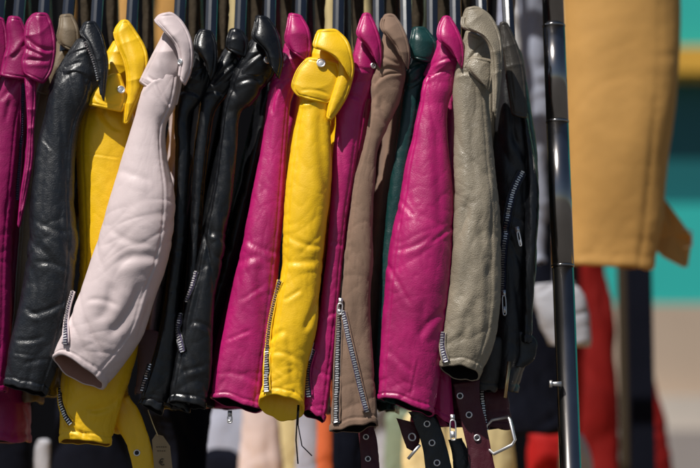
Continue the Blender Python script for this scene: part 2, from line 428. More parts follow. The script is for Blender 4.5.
def zipper(s, pts, parent, width=4.2, tape=TAPE, rows=1, pull=None, metal=METAL, off=.0022, tapew=None):
    """a zip laid on shell s: tape, alternating teeth"""
    mb = MB(); q = poly(pts, 1.15)
    pp = []; 
    for i, (x, y) in enumerate(q):
        p, n = on(s, x, y, off); pp.append((p, n))
    # smooth
    A = np.array([p for p, n in pp]); B = np.array([n for p, n in pp])
    for _ in range(6):
        A[1:-1] = (A[:-2] + A[1:-1] * 2 + A[2:]) / 4; B[1:-1] = (B[:-2] + B[1:-1] * 2 + B[2:]) / 4
    T = np.gradient(A, axis=0); T /= np.linalg.norm(T, axis=1)[:, None]
    B /= np.linalg.norm(B, axis=1)[:, None]
    C = np.cross(T, B); C /= np.linalg.norm(C, axis=1)[:, None]
    tw = (tapew or width * 1.6) * S / 2
    vs = []; fs = []
    for i in range(len(A)):
        for sx, oz in ((-1, -.0016), (-1, .0), (1, .0), (1, -.0016)): vs.append(A[i] + C[i] * tw * sx + B[i] * oz)
    for i in range(len(A) - 1):
        for k in range(4):
            k2 = (k + 1) % 4; fs.append((i*4 + k, i*4 + k2, i*4 + 4 + k2, i*4 + 4 + k))
    mb.add(vs, fs, 0)
    hw = width * S / 2
    for i in range(0, len(A)):
        side = (1 if i % 2 else -1)
        c = A[i] + C[i] * hw * .32 * side + B[i] * .0009
        if i % 2 == 0 or rows > 1:
            mb.box(A[i] + B[i] * .0012 + C[i] * hw * .12 * (1 if (i // 2) % 2 else -1), C[i] * hw * .9, T[i] * .00085, B[i] * .0014, 1)
    o = mb.build('zip', [tape, metal], parent, smooth=False)
    ml = MB()
    for sg in (-1, 1):
        ml.tube([A[i] + C[i] * (tw + .0006) * sg - B[i] * .0004 for i in range(0, len(A), 2)], .0013, 8)
    ml.build('zip_edge', s.mat, parent)
    return o
def pull_tab(p, direc, parent, L=.026, wd=.0042, metal=METAL, name='zip_pull'):
    """slider block and a narrow frame-shaped tab hanging from it"""
    mb = MB(); p = np.asarray(p); d = np.asarray(direc, float); d /= np.linalg.norm(d)
    f = np.array([0, -1., 0]); c = np.cross(d, f); c /= np.linalg.norm(c)
    p = p + f * .003
    mb.box(p, c * .0032, d * .0045, f * .0018)
    mb.box(p + f * .0022, c * .0012, d * .003, f * .0012)
    a = p + d * .004 + f * .003; 
    loop = []
    for k in range(24):
        q = 2 * math.pi * k / 24
        cx, cy = math.cos(q), math.sin(q)
        cx = math.copysign(abs(cx) ** .5, cx); cy = math.copysign(abs(cy) ** .5, cy)
        loop.append(a + d * (L / 2 + L / 2 * cy) + c * wd * cx)
    mb.tube(loop, .0011, 8, closed=True)
    mb.box(a + d * L * .72, c * wd * .8, d * L * .16, f * .0008)
    return mb.build(name, metal, parent)
def ring(p, R_, r_, parent, mat=METAL, name='eyelet', nrm=(0, -1, 0), fill=None):
    mb = MB(); n = Vector(nrm).normalized(); a = n.cross(Vector((0, 0, 1))).normalized(); b = n.cross(a)
    p = Vector(tuple(p))
    mb.tube([p + (a * math.cos(q) + b * math.sin(q)) * R_ for q in [2 * math.pi * k / 20 for k in range(20)]], r_, 8, closed=True)
    if fill is not None:
        vs = [p + n * .0003 + (a * math.cos(2 * math.pi * k / 20) + b * math.sin(2 * math.pi * k / 20)) * R_ for k in range(20)] 
        mb.add(vs + [p + n * .0016], [(k, (k + 1) % 20, 20) for k in range(20)], 1)
    return mb.build(name, [mat, fill or mat], parent)
def piping(s, pts, parent, r=.0016, mat=None, name='piping', off=.001):
    q = poly(pts, 2.0); A = np.array([on(s, x, y, off)[0] for x, y in q])
    for _ in range(4): A[1:-1] = (A[:-2] + A[1:-1] * 2 + A[2:]) / 4
    mb = MB(); mb.tube(A, r, 8); return mb.build(name, mat, parent)
def stitches(s, pts, parent, mat=THR, name='stitching', pitch=3.0, r=.00045, off=.0005):
    q = poly(pts, pitch / 4); mb = MB(); A = [on(s, x, y, off)[0] for x, y in q]
    for i in range(0, len(A) - 3, 4): mb.tube([A[i], A[i+1], A[i+2]], r, 5)
    return mb.build(name, mat, parent)

# ------------------------------------------------------------------ the setting
paving = plain('paving', (.07, .065, .06), rough=.85, nscale=3, bump=.3)
mb = MB(); mb.add([(-150, -150, 0), (150, -150, 0), (150, 150, 0), (-150, 150, 0)], [(0, 1, 2, 3)])
tag(mb.build('ground', paving, smooth=False), kind='structure')

TEAL = plain('teal_paint', (.012, .40, .36), rough=.6, nscale=1.2, var=.12)
DTEAL = plain('shaded_teal_paint', (.004, .11, .12), rough=.4, nscale=1.2)  # darker teal, the shading of the teal panel put into the colour
SHELF = plain('ochre_board', (.62, .33, .03), rough=.6)
STONE = plain('beige_render', (.42, .32, .24), rough=.85, nscale=5)
STONL = plain('pale_stone', (.50, .44, .38), rough=.85, nscale=5)
STOND = plain('grey_stone', (.30, .26, .24), rough=.85, nscale=5)
# building behind, 5.5 m beyond the rack
BD = 5.5
def ZP(y, d): return float(P(350, y, d)[2])
def XP(x, d, y=234): return float(P(x, y, d)[0])
b0 = empty('building', (0, BD + .5, 0)); tag(b0, 'teal painted shop front with ochre ledge over beige stone base, blurred far behind the rack', 'building')
def YZ_(d):
    z = ZP(500, .55); lo, hi = 400.0, 700.0
    for _ in range(40):
        m = (lo + hi) / 2
        if ZP(m, d) > z: lo = m
        else: hi = m
    return lo
def slab(name, x0, x1, y_top, y_bot, d, mat, thick=.25):
    m_ = MB(); zt = ZP(y_top, d) if y_top is not None else 6.5; zb = ZP(y_bot, d) if y_bot is not None else 0
    m_.bbox(x0, x1, d, d + thick, zb, zt); return m_.build(name, mat, b0, smooth=False)
XL = XP(590, BD)
BACKD = plain('gap_shade_black', (.003, .003, .004), rough=.9, spec=.05)  # near black, the darkness of the gaps put into the colour
slab('dark_backdrop', -5, XL, None, None, BD - .03, BACKD, .3)  # added dark sheet, blacks out the gaps between the jackets
slab('upper_wall', XL, 6, None, 48, BD, TEAL)
slab('ledge', XL, 6, 46, 72, BD - .10, SHELF, .16)
slab('shaded_panel', XL, 6, 72, 204, BD + .05, DTEAL)  # part of the teal panel, its shading painted as a darker teal
slab('lower_panel', XL, 6, 204, 304, BD, TEAL)
slab('base_wall', XL + .005, 6, 304, 396, BD - .02, STONE, .5)
slab('base_course', XL + .005, 6, 396, 430, BD - .14, STONL, .6)
slab('plinth', XL + .005, 6, 430, None, BD - .22, STOND, .7)

# ------------------------------------------------------------------ garments hanging far behind
def garment(kind, label, cat, st, d, mat, base=None, **kw):
    x = (st[0][0] + st[0][2]) / 2
    pb = P((st[-1][0] + st[-1][2]) / 2, max(st[-1][1], st[-1][3]), d)
    r = empty(kind, pb); tag(r, label, cat, kw.pop('group', None))
    part = kw.pop('part', 'sleeve')
    kw.setdefault('rows', 120); kw.setdefault('cols', 80)
    s = shell(part, st, d, r, mat, **kw)
    return r, s
r, s = garment('suede_jacket', 'blurred mustard yellow jacket hanging behind the chrome upright', 'jacket',
    [(562, -150, 684, -150), (562, 0, 681, 0), (564, 60, 679, 62), (567, 150, 669, 150), (569, 220, 662, 222), (570, 262, 655, 270)], .80, MUS,
    rmax=.055, folds=.0012, soft=.004, creases=[(661, 70, 640, 262, 1.6, 3)], hem=9, lining=LINY, fscale=.6)
m_ = MB(); q = [(650, 196), (662, 196), (676, 214), (692, 236), (692, 240), (688, 266), (684, 267), (664, 257), (650, 244)]
fr = [P(x, y, .87 + .01 * math.sin(i * 1.7)) for i, (x, y) in enumerate(q)]; bk = [p + np.array([0, .006, 0]) for p in fr]; n = len(q); cf = np.mean(fr, 0)
m_.add(fr + bk + [cf, cf + np.array([0, .006, 0])], [(i, (i+1) % n, 2*n) for i in range(n)] + [(n + i, 2*n + 1, n + (i+1) % n) for i in range(n)] + [(i, n + i, (i+1) % n + n, (i+1) % n) for i in range(n)]); m_.build('strap', MUS, r, smooth=False)
m_ = MB(); m_.tube([P(683, 228, .85), P(692, 231, .85), P(692, 246, .85), P(684, 248, .85)], .0016, 8); m_.build('buckle', METAL, r)
r, s = garment('cream_garment', 'pale cream yellow garment edge between the chrome upright and mustard jacket', 'garment',
    [(560, -150, 585, -150), (560, 60, 584, 60), (563, 150, 580, 150), (566, 240, 580, 240)], .92, CRM, rmax=.03, folds=.003)
shell_kw = dict(rmax=.05, folds=.006, soft=.008)
BLUG = leather('pale_blue_cloth', (.36, .38, .48), rough=.8, grain=.1, spec=.2)
GREYC = leather('mid_grey_cloth', (.32, .34, .42), rough=.85, grain=.1, spec=.2)
WHT = leather('white_cloth', (.42, .42, .46), rough=.8, grain=.05, spec=.2)
RED = leather('red_cloth', (.19, .006, .005), rough=.75, grain=.05, spec=.15)
REDB = leather('bright_red_cloth', (.36, .008, .008), rough=.7, grain=.05, spec=.2)
NAVC = leather('navy_cloth', (.006, .007, .013), rough=.9, grain=.05, spec=.05)
ORG = leather('orange_cloth', (.62, .14, .05), rough=.8, grain=.05, spec=.2)
GRNC = leather('sage_cloth', (.22, .27, .19), rough=.8, grain=.05, spec=.2)
garment('hanging_shirt', 'pale blue grey shirt blurred behind, left of the chrome upright', 'shirt',
    [(519, -150, 549, -150), (518, 60, 549, 60), (524, 150, 548, 150), (529, 262, 546, 262)], .97, GREYC, part='cloth', **shell_kw)
garment('hanging_shirt', 'white edged light blue shirt blurred at the top beside the last jacket', 'shirt',
    [(488, -150, 514, -150), (488, 40, 516, 40), (496, 90, 520, 90), (510, 180, 530, 180)], 1.0, BLUG, part='cloth', **shell_kw)
garment('hanging_shirt', 'narrow white shirt edge blurred beside the light blue one', 'shirt',
    [(505, -150, 516, -150), (508, 20, 518, 20), (513, 60, 521, 60), (516, 100, 523, 100)], .93, leather('bright_white_cloth', (.8, .8, .8), rough=.8, grain=.05), part='cloth', **shell_kw)
garment('white_bag', 'white cloth bag blurred low behind the chrome upright', 'bag',
    [(536, 284, 574, 281), (534, 300, 586, 298), (537, 325, 591, 322), (547, 345, 590, 347)], .9, WHT, part='cloth', opened=False, flat_top=True, pw=.6, **shell_kw)
garment('dark_coat', 'dark navy coat blurred between the last jacket and chrome upright', 'coat',
    [(524, -150, 545, -150), (524, 100, 545, 100), (523, 235, 547, 238), (508, 280, 562, 284), (500, 320, 572, 322), (498, 380, 576, 380), (498, 432, 578, 434)], 1.06, NAVC, part='cloth', **shell_kw)
garment('red_garment', 'long dark red garment blurred right of the chrome upright', 'garment',
    [(584, -150, 612, -150), (584, 100, 612, 100), (582, 240, 602, 240), (578, 300, 612, 300), (574, 380, 618, 380), (570, YZ_(1.6), 622, YZ_(1.6))], 1.6, RED, part='cloth', **shell_kw)
garment('red_garment', 'bright red garment blurred low, left of the chrome upright', 'garment',
    [(532, 426, 560, 424), (528, 445, 575, 445), (526, YZ_(1.3), 580, YZ_(1.3))], 1.3, REDB, part='cloth', **shell_kw)
garment('red_garment', 'dark red garment blurred beside the far black post at lower right', 'garment',
    [(632, 300, 645, 300), (630, 380, 655, 380), (628, 440, 668, 440), (624, YZ_(1.9), 685, YZ_(1.9))], 1.9, RED, part='cloth', **shell_kw)
garment('lilac_garment', 'small lilac garment corner blurred at the foot of the chrome upright', 'garment',
    [(560, 435, 582, 432), (560, 460, 592, 460), (560, YZ_(1.2), 596, YZ_(1.2))], 1.2, BLUG, part='cloth', **shell_kw)
bs = P(556, 290, .9); 
bag_root = [o for o in bpy.data.objects if o.name == 'white_bag'][0]
m_ = MB(); m_.tube([P(555, 288, .9), P(554, 60, .9), P(553, -150, .9)], .004, 8); m_.build('strap', WHT, bag_root)
# the counter and the back rails that carry all this, below and above the picture
ct = empty('display_counter', (-.1, 1.1, 0)); tag(ct, 'pale wooden counter below the picture carrying the blurred folded clothes', 'counter')
m_ = MB(); m_.bbox(-.95, .85, .38, 2.05, ZP(500, .55) - .035, ZP(500, .55) - .002); m_.build('counter_top', SHELF, ct, smooth=False)
for lx in (-.9, .8):
    for ly in (.45, 1.98):
        m_ = MB(); m_.bbox(lx - .03, lx + .03, ly - .03, ly + .03, 0, ZP(500, .55) - .035); m_.build('leg', STONE, ct, smooth=False)
br = empty('clothes_rack', (0, 1.2, 0)); tag(br, 'black rack behind the row, above the picture, carrying the blurred garments', 'clothes rack')
for dy in (.72, .81, .96, 1.22, 1.6):
    m_ = MB(); zz = ZP(-150, dy) - .01; m_.tube([(-1.15, dy, zz), (1.15, dy, zz)], .013, 16); m_.build('rail', NAVC, br)
for lx in (-1.15, 1.15):
    z0_, z1_ = ZP(-150, .72) - .01, ZP(-150, 1.6) - .01
    m_ = MB(); m_.tube([(lx, .72, z0_), (lx, 1.6, z1_)], .016, 16); m_.build('cross_bar', NAVC, br)
    for dy, zz in ((.72, z0_), (1.6, z1_)):
        m_ = MB(); m_.tube([(lx, dy, zz), (lx, dy, 0)], .018, 16); m_.build('upright_post', NAVC, br)
# far black post
m_ = MB()
x0, x1 = XP(627, 1.5), XP(650, 1.5); m_.bbox(x0, x1, 1.48, 1.54, 0, ZP(240, 1.5))
po = empty('metal_post', ((x0 + x1) / 2, 1.5, 0)); tag(po, 'black square post blurred below the mustard jacket', 'post')
m_.build('post', NAVC, po, smooth=False)
m_ = MB(); x0, x1 = XP(617, 1.56), XP(626, 1.56); m_.bbox(x0, x1, 1.55, 1.58, 0, ZP(240, 1.56)); m_.build('batten', BRN, po, smooth=False)
# blurred goods under and over the row
def YZ(z, d):
    lo, hi = 400.0, 700.0
    for _ in range(40):
        m = (lo + hi) / 2
        if ZP(m, d) > z: lo = m
        else: hi = m
    return lo
COUNTER_Z = ZP(500, .55)
low = [
 ('cream_garment', 'white rolled cloth standing blurred below the black jacket at lower left', 'cloth roll', WHT, [(33, 440, 52, 438), (32, 460, 52, 460), (32, 520, 52, 520)], .8),
 ('hanging_shirt', 'pale grey shirt blurred under the row left of centre', 'shirt', BLUG, [(212, 395, 245, 395), (206, 430, 262, 430), (200, 520, 268, 520)], 1.4),
 ('denim_garment', 'dark blue denim garment blurred at the bottom edge left of centre', 'garment', NAVC, [(205, 447, 242, 450), (202, 470, 250, 470), (200, 520, 252, 520)], 1.2),
 ('hanging_shirt', 'off white pinkish shirt blurred under the yellow jacket cuff', 'shirt', leather('pinkish_cloth', (.62, .5, .48), rough=.8, spec=.2, grain=.05), [(246, 390, 270, 390), (240, 430, 280, 430), (236, 520, 284, 520)], 1.15),
 ('cream_garment', 'narrow cream garment blurred between two pale shirts under the row', 'garment', CRM, [(280, 390, 298, 390), (278, 430, 300, 430), (276, 520, 304, 520)], 1.3),
 ('hanging_shirt', 'lavender grey shirt blurred beside the orange garment under the row', 'shirt', BLUG, [(298, 380, 318, 380), (296, 430, 320, 430), (296, 520, 322, 520)], 1.1),
 ('orange_garment', 'narrow orange garment blurred under the narrow magenta sleeve', 'garment', ORG, [(317, 380, 332, 380), (317, 430, 333, 430), (317, 520, 334, 520)], 1.0),
 ('hanging_shirt', 'pale grey shirt blurred between the belts at the bottom', 'shirt', WHT, [(374, 400, 396, 400), (372, 440, 398, 440), (372, 520, 400, 520)], 1.5),
 ('sage_garment', 'grey green garment blurred behind the dangling belts', 'garment', GRNC, [(386, 410, 412, 410), (384, 440, 414, 440), (382, 520, 416, 520)], 1.2),
 ('cream_garment', 'cream garment blurred behind the black eyelet belt', 'garment', CRM, [(404, 410, 440, 410), (402, 450, 452, 450), (400, 520, 456, 520)], 1.0),
 ('cream_garment', 'cream garment blurred behind the burgundy belt and buckle', 'garment', CRM, [(446, 405, 508, 405), (446, 440, 514, 440), (446, 520, 518, 520)], .8),
 ('dark_coat', 'black coat blurred under the black jackets at lower left', 'coat', NAVC, [(150, 320, 218, 320), (140, 400, 216, 400), (166, 450, 208, 450), (166, 520, 206, 520)], .55),
 ('dark_coat', 'black coat blurred under the yellow belt at the bottom edge', 'coat', NAVC, [(56, 350, 120, 350), (54, 450, 128, 450), (52, 520, 140, 520)], .7),
 ('dark_coat', 'black garment blurred under the taupe suede sleeve', 'coat', NAVC, [(330, 400, 362, 400), (332, 440, 362, 440), (332, 520, 364, 520)], .8),
 ('dark_coat', 'black garment blurred at the bottom left corner', 'coat', NAVC, [(-20, 340, 34, 340), (-20, 450, 33, 450), (-20, 520, 33, 520)], .8),
 ('mustard_garment', 'mustard garment glimpsed between the hangers of the olive and black jackets', 'garment', MUS, [(62, -70, 76, -70), (62, 30, 76, 30), (64, 72, 74, 72)], 1.3),
 ('mustard_garment', 'mustard garment glimpsed behind the top of the first yellow jacket', 'garment', MUS, [(117, -70, 136, -70), (117, 30, 136, 30), (119, 72, 134, 72)], 1.25),
 ('mustard_garment', 'mustard garment glimpsed between the yellow and the pale pink jacket', 'garment', MUS, [(154, -70, 182, -70), (155, 30, 182, 30), (158, 72, 180, 72)], 1.3),
 ('cream_garment', 'pale cream garment glimpsed between the hangers of two black jackets', 'garment', CRM, [(229, -70, 241, -70), (229, 30, 241, 30), (231, 72, 240, 72)], 1.3),
 ('cream_garment', 'pale garment glimpsed left of the hanger of the second yellow jacket', 'garment', CRM, [(323, -70, 336, -70), (323, 30, 336, 30), (325, 72, 334, 72)], 1.3),
 ('cream_garment', 'cream yellow garment glimpsed behind the narrow magenta jacket collar', 'garment', CRM, [(354, -70, 371, -70), (354, 40, 371, 40), (356, 72, 370, 72)], 1.2),
 ('sage_garment', 'grey green garment glimpsed above the dark green collar', 'garment', GRNC, [(409, -70, 426, -70), (410, 40, 426, 40), (412, 72, 424, 72)], 1.2),
]
for (nm, lb, ct, mt, st, d) in low:
    if st[-1][1] >= 500:
        yb = YZ(COUNTER_Z, d); st = st[:-1] + [(st[-1][0], yb, st[-1][2], yb)]
    else: st = [(st[0][0], -150, st[0][2], -150)] + st[1:]
    garment(nm, lb, ct, st, d, mt, part='cloth', group='clothes blurred behind the rack', rmax=.05, folds=.004, soft=.006, rows=60, cols=60)

# ------------------------------------------------------------------ rack
rk = empty('clothes_rack', P(553, 234, .06) * np.array([1, 1, 0])); tag(rk, 'dark chrome clothes rack with a jointed round upright at right of the jackets', 'clothes rack')
RAIL_Z = ZP(-150, .22)
def upright(pts, r, name, mat=CHROME):
    m_ = MB(); m_.tube(pts, r, 40); return m_.build(name, mat, rk)
pdep = .06
def pc(y): return 552.8 + (y) * (570.5 - 552.8) / 468
def pole_pt(y): return P(pc(y), y, pdep)
sc = S * (D + pdep) / D
upright([pole_pt(-150), pole_pt(26)], 11.0 * sc, 'upper_tube')
upright([pole_pt(27), pole_pt(122)], 11.5 * sc, 'middle_tube')
upright([pole_pt(123), pole_pt(266)], 11.5 * sc, 'inner_tube')
bot = pole_pt(468); tp = pole_pt(266); k = (bot - tp) / (tp[2] - bot[2]); 
upright([tp, tp + k * (tp[2] - .05)], 11.0 * sc, 'lower_tube')
for y, r_ in ((26, 11.9), (122, 12.0), (266, 11.8)):
    m_ = MB(); a = pole_pt(y - 1.1); b = pole_pt(y + 1.1)
    m_.tube([a, a * .8 + b * .2, a * .2 + b * .8, b], [r_ * sc * .97, r_ * sc, r_ * sc, r_ * sc * .97], 40)
    m_.build('joint_collar', CHROME, rk)
m_ = MB(); c_ = P(553.5, 384, pdep - .02); m_.tube([c_ + np.array([-.004, 0, 0]), c_ + np.array([.012, 0, 0])], [.003, .004], 12)
m_.tube([c_ + np.array([-.002, 0, 0]), c_ + np.array([-.006, 0, 0])], .0055, 12); m_.build('screw', METAL, rk)
tz = pole_pt(-150)
m_ = MB(); m_.tube([(-1.1, .22, RAIL_Z), (tz[0], .22, RAIL_Z)], .016, 24); m_.build('rail', CHROME, rk)
m_ = MB(); m_.tube([tz, (tz[0], .22, RAIL_Z)], .014, 20); m_.build('bracket', CHROME, rk)
m_ = MB(); ft = tp + k * (tp[2] - .05); m_.tube([(ft[0], -.35, .035), (ft[0], .75, .035)], .016, 20); m_.build('foot', CHROME, rk)
m_ = MB(); m_.tube([(-1.1, .22, RAIL_Z), (-1.1, .22, .04)], .018, 24); m_.build('left_upright', CHROME, rk)
m_ = MB(); m_.tube([(-1.1, -.35, .035), (-1.1, .75, .035)], .016, 20); m_.build('foot', CHROME, rk)

# ------------------------------------------------------------------ hangers
def blade(mb, pts, wd, th):
    vs = []; pts = [np.array(p) for p in pts]
    for i, p in enumerate(pts):
        a = pts[max(i-1, 0)]; b = pts[min(i+1, len(pts)-1)]; t = b - a; t /= np.linalg.norm(t)
        x = np.array([1., 0, 0]); n = np.cross(x, t); n /= np.linalg.norm(n)
        for (u_, v_) in ((-1, .35), (-.9, -.35), (-.45, -.7), (.05, -1), (.5, -.7), (.92, -.35), (1, .35), (.5, 1), (-.5, 1)):
            vs.append(p + x * wd / 2 * u_ - n * th / 2 * v_ * (-1))
    m = 9; fs = []
    for i in range(len(pts) - 1):
        for k_ in range(m):
            fs.append((i*m + k_, i*m + (k_+1) % m, (i+1)*m + (k_+1) % m, (i+1)*m + k_))
    fs.append(tuple(range(m))); fs.append(tuple((len(pts)-1)*m + k_ for k_ in range(m)))
    mb.add(vs, fs, 0)
hroot = empty('clothes_hanger', (0, 0, 0))
near = []
for t in np.linspace(0, 1, 22):
    near.append((0, -.185 * t, .006 - .03 * t - .25 * t ** 2.2))
m_ = MB(); blade(m_, near, .0185, .012); m_.build('arm', HANG, hroot, smooth=False)
m_ = MB(); blade(m_, [(x, -y, z) for x, y, z in near], .0185, .012); m_.build('arm', HANG, hroot, smooth=False)
m_ = MB(); m_.bbox(-.011, .011, -.016, .016, -.004, .045); m_.build('neck', HANG, hroot, smooth=False)
m_ = MB(); hk = [(0, 0, .04), (0, 0, .09)] + [(0, .022 * math.cos(q) - .0 , .112 + .022 * math.sin(q)) for q in np.linspace(-2.4, 2.9, 16)][::-1]
m_.tube([(0, 0, .04), (0, 0, .085)] + [(0, .022 * math.sin(q), .108 - .022 * math.cos(q)) for q in np.linspace(0.2, 4.4, 16)], .0019, 8); m_.build('hook', METAL, hroot)
HG = 'black plastic hangers along the rail'
hang_spots = [(3, 'far left magenta sleeve'), (24, 'magenta jacket behind its left collar lobe'), (45, 'magenta jacket with the gathered collar'), (73, 'olive taupe jacket'), (98, 'blue black grained jacket'), (134, 'first yellow jacket'),
              (183, 'pale pink jacket'), (211, 'leftmost of the three black jackets'), (243, 'middle of the three black jackets'), (269, 'rightmost of the three black jackets'),
              (302, 'magenta jacket left of the second yellow one'), (339, 'second yellow jacket'), (376, 'narrow magenta jacket'), (400, 'taupe suede jacket'), (431, 'dark green jacket'),
              (453, 'wide magenta jacket'), (476, 'grey beige jacket'), (500, 'last black jacket beside the upright')]
NECKZ = RAIL_Z - .111
for i, (x, who) in enumerate(hang_spots):
    if i == 0: h = hroot
    else:
        h = hroot.copy(); COL.objects.link(h)
        for ch in list(hroot.children):
            c_ = ch.copy(); COL.objects.link(c_); c_.parent = h
    p = P(x, 0, .12)
    h.location = (p[0] + .004, .22, NECKZ); h.rotation_euler = (0, 0, math.radians(random.uniform(-2, 2)))
    tag(h, 'black plastic hanger holding the ' + who, 'hanger', HG)

# ------------------------------------------------------------------ jackets
JG = 'leather jackets hanging on the rack'
def jacket(label, base, kind='leather_jacket'):
    r = empty(kind, P(base[0], base[1], .12)); return tag(r, label, 'jacket', JG)
def torso(r, mat, top, bot, d=.19, rd=.11, **kw):
    """the trunk of the jacket behind its sleeve"""
    (tx, ty, tw), (bx0, bx1, by) = top, bot
    st = [(tx - tw * .5, ty, tx + tw * .5, ty), (tx - tw * .9, ty + 30, tx + tw * .9, ty + 34)]
    mx0, mx1 = (tx + bx0) / 2 - tw * .4, (tx + bx1) / 2 + tw * .3
    st += [(mx0, (ty + by) / 2, mx1, (ty + by) / 2), (bx0, by - 60, bx1, by - 60), (bx0, by, bx1, by + 2)]
    kw.setdefault('rows', 150); kw.setdefault('cols', 90)
    return shell('body', st, d, r, mat, rd=rd, folds=.003, hem=8, **kw)
def neck(r, mat, pts, d, rd=.018, **kw):
    kw.setdefault('rows', 50); kw.setdefault('cols', 60)
    return shell('shoulder', [(x - w_ / 2, y - sl / 2, x + w_ / 2, y + sl / 2) for x, y, w_, sl in pts], d, r, mat, rd=rd, opened=False, **kw)
def lining(r, x, d=.16):
    return shell('lining', [(x - 3, -34, x + 8, -34), (x - 3, 0, x + 8, 0), (x - 3, 28, x + 7, 28), (x - 2, 50, x + 5, 50)], d, r, BRN, rd=.02, rows=50, cols=30, opened=False, flat_top=True)
def top(r, mat, dc, seed, collar, shoulder, edge=((1, .0015),), fold=(), cfold=(), cz=-.027, bulge=.019, wave=.0026):
    a_ = plate('shoulder', shoulder, dc - .006, r, mat, bulge=bulge, seed=seed, creases=fold, folds=.0014, wave=wave, corner=3, lift=-.009)
    b_ = plate('collar', collar, dc + cz, r, mat, bulge=.010, seed=seed + .5, creases=cfold, edge=edge, folds=.0006, curl=.010, corner=2.6)
    return a_, b_
def snap(s, x, y, parent, R_=.0052):
    p, n = on(s, x, y, .002); return ring(p, R_, .0014, parent, METAL, 'snap_button', n, METAL)

# --- 1 far left sliver
r = jacket('magenta jacket cut off by the left edge, only its collar edge showing', (-10, 430))
shell('collar', [(-22, 14, 2, 18), (-24, 30, 6, 32), (-26, 55, 6, 60), (-26, 80, -2, 82)], .02, r, MAGD, seed=1, rows=70)
shell('sleeve', [(-30, 60, -4, 60), (-50, 120, -8, 120), (-60, 250, -14, 250), (-70, 400, -24, 400)], .05, r, MAGD, seed=1.5, rows=160, cols=60)
# --- 2 magenta with gathered collar
r = jacket('dark magenta jacket with a gathered two lobed collar, leftmost whole collar', (15, 445))
torso(r, MAGD, (32, 40, 16), (-30, 31, 440), d=.17, rd=.09, seed=2)
s = shell('sleeve', [(8, 62, 46, 56), (-6, 84, 40, 78), (-16, 110, 25, 108), (-24, 150, 20, 150), (-32, 200, 16, 200), (-40, 260, 12, 260), (-48, 320, 12, 320), (-56, 390, 8, 392)], .03, r, MAGD, seed=2.2, cols=120,
      creases=[(2, 100, 20, 72, 3, 2.5), (14, 78, 6, 120, 2.5, 2.5), (30, 62, 10, 76, 3, 3)])
zipper(s, [(23, 84), (22, 110), (20, 150), (17, 200)], s.o, tape=TAPE, width=2.6, metal=TAPE)
c1 = shell('collar', [(9, 16, 19, 17), (7, 26, 25, 30), (8, 42, 30, 46), (4, 58, 34, 66), (0, 76, 30, 80)], .012, r, MAGD, seed=2.5, folds=.004, opened=False, creases=[(30, 40, 12, 58, 3, 2.4)])
c2 = shell('collar', [(34, 13, 46, 13), (27, 22, 51, 24), (25, 36, 54, 40), (26, 48, 54, 54), (22, 62, 50, 72), (24, 74, 42, 84)], .0, r, MAGD, seed=2.8, folds=.005, opened=False,
      creases=[(26, 36, 52, 50, 3.5, 2.2, 4), (25, 48, 44, 56, 3, 2), (24, 60, 48, 60, 3, 2.2), (38, 14, 42, 60, -2, 3)])
shell('lapel', [(24, 76, 36, 78), (26, 100, 36, 104), (27, 130, 34, 132), (25, 160, 33, 160), (20, 195, 27, 195), (17, 226, 20, 228)], .0, r, MAGD, rd=.006, seed=2.9, folds=.004, opened=False)
# --- 3 olive taupe
r = jacket('olive taupe leather jacket showing only a collar and a thin strip of sleeve', (30, 400))
torso(r, OLV, (66, 45, 10), (14, 44, 400), d=.2, seed=3)
shell('sleeve', [(58, 44, 76, 50), (46, 66, 72, 70), (36, 92, 62, 95), (30, 130, 56, 130), (24, 180, 50, 180), (18, 240, 44, 240), (13, 310, 40, 310), (8, 360, 34, 360)], .06, r, OLV, seed=3.3, creases=[(40, 84, 64, 92, 2.5, 2.5)])
top(r, OLV, .05, 3, [(60,15,72,14),(59,26,78,28),(57,38,79,44),(62,46,76,54)], [(58,38,77,48),(52,56,76,62),(44,74,70,80),(36,92,64,98)])
lining(r, 84)
# --- 4 blue black grained
r = jacket('blue black grained leather jacket left of the first yellow one', (30, 398))
torso(r, NAV, (95, 50, 12), (30, 62, 395), d=.19, seed=4)
s = shell('sleeve', [(66, 56, 92, 60), (57, 70, 98, 76), (50, 86, 92, 98), (43, 118, 80, 124), (36, 152, 75, 156), (31, 200, 75, 200), (27, 245, 77, 245), (22, 290, 73, 294), (15, 325, 66, 335), (8, 352, 60, 362), (3, 384, 48, 396)], .0, r, NAV, seed=4.2,
      creases=[(36, 220, 70, 232, 1.2, 2.6, 3), (34, 262, 68, 270, 1.3, 2.4, -3), (46, 130, 40, 220, 1.3, 3), (28, 314, 66, 300, 2.2, 2.6, 3), (26, 308, 40, 318, 1.5, 2), (16, 340, 44, 336, 1.5, 2.2, 2), (14, 353, 36, 356, .9, 1.6), (24, 364, 50, 360, 1.2, 2.4, -2), (50, 92, 70, 70, 2.6, 3, -4), (60, 94, 66, 180, 1.8, 3), (44, 140, 52, 150, 1, 1.2)], folds=.0022, tilt=2)
sh_, co_ = top(r, NAV, .0, 4, [(84,22,95,21),(80,33,102,34),(87,42,106,50),(93,58,108,66),(98,78,106,88),(101,96,104,102)], [(78,38,98,44),(66,56,102,62),(56,72,105,80),(48,90,100,100)], fold=[(62,62,88,48,2.2,1.6,-2),(58,76,80,62,2,1.8,-2)], edge=((1,.0013),(4,.0011)))
zipper(co_, [(86, 42), (91, 52), (96, 66), (99, 80)], co_.o, width=2.0, tape=TAPEB, off=.0012)
lining(r, 110)
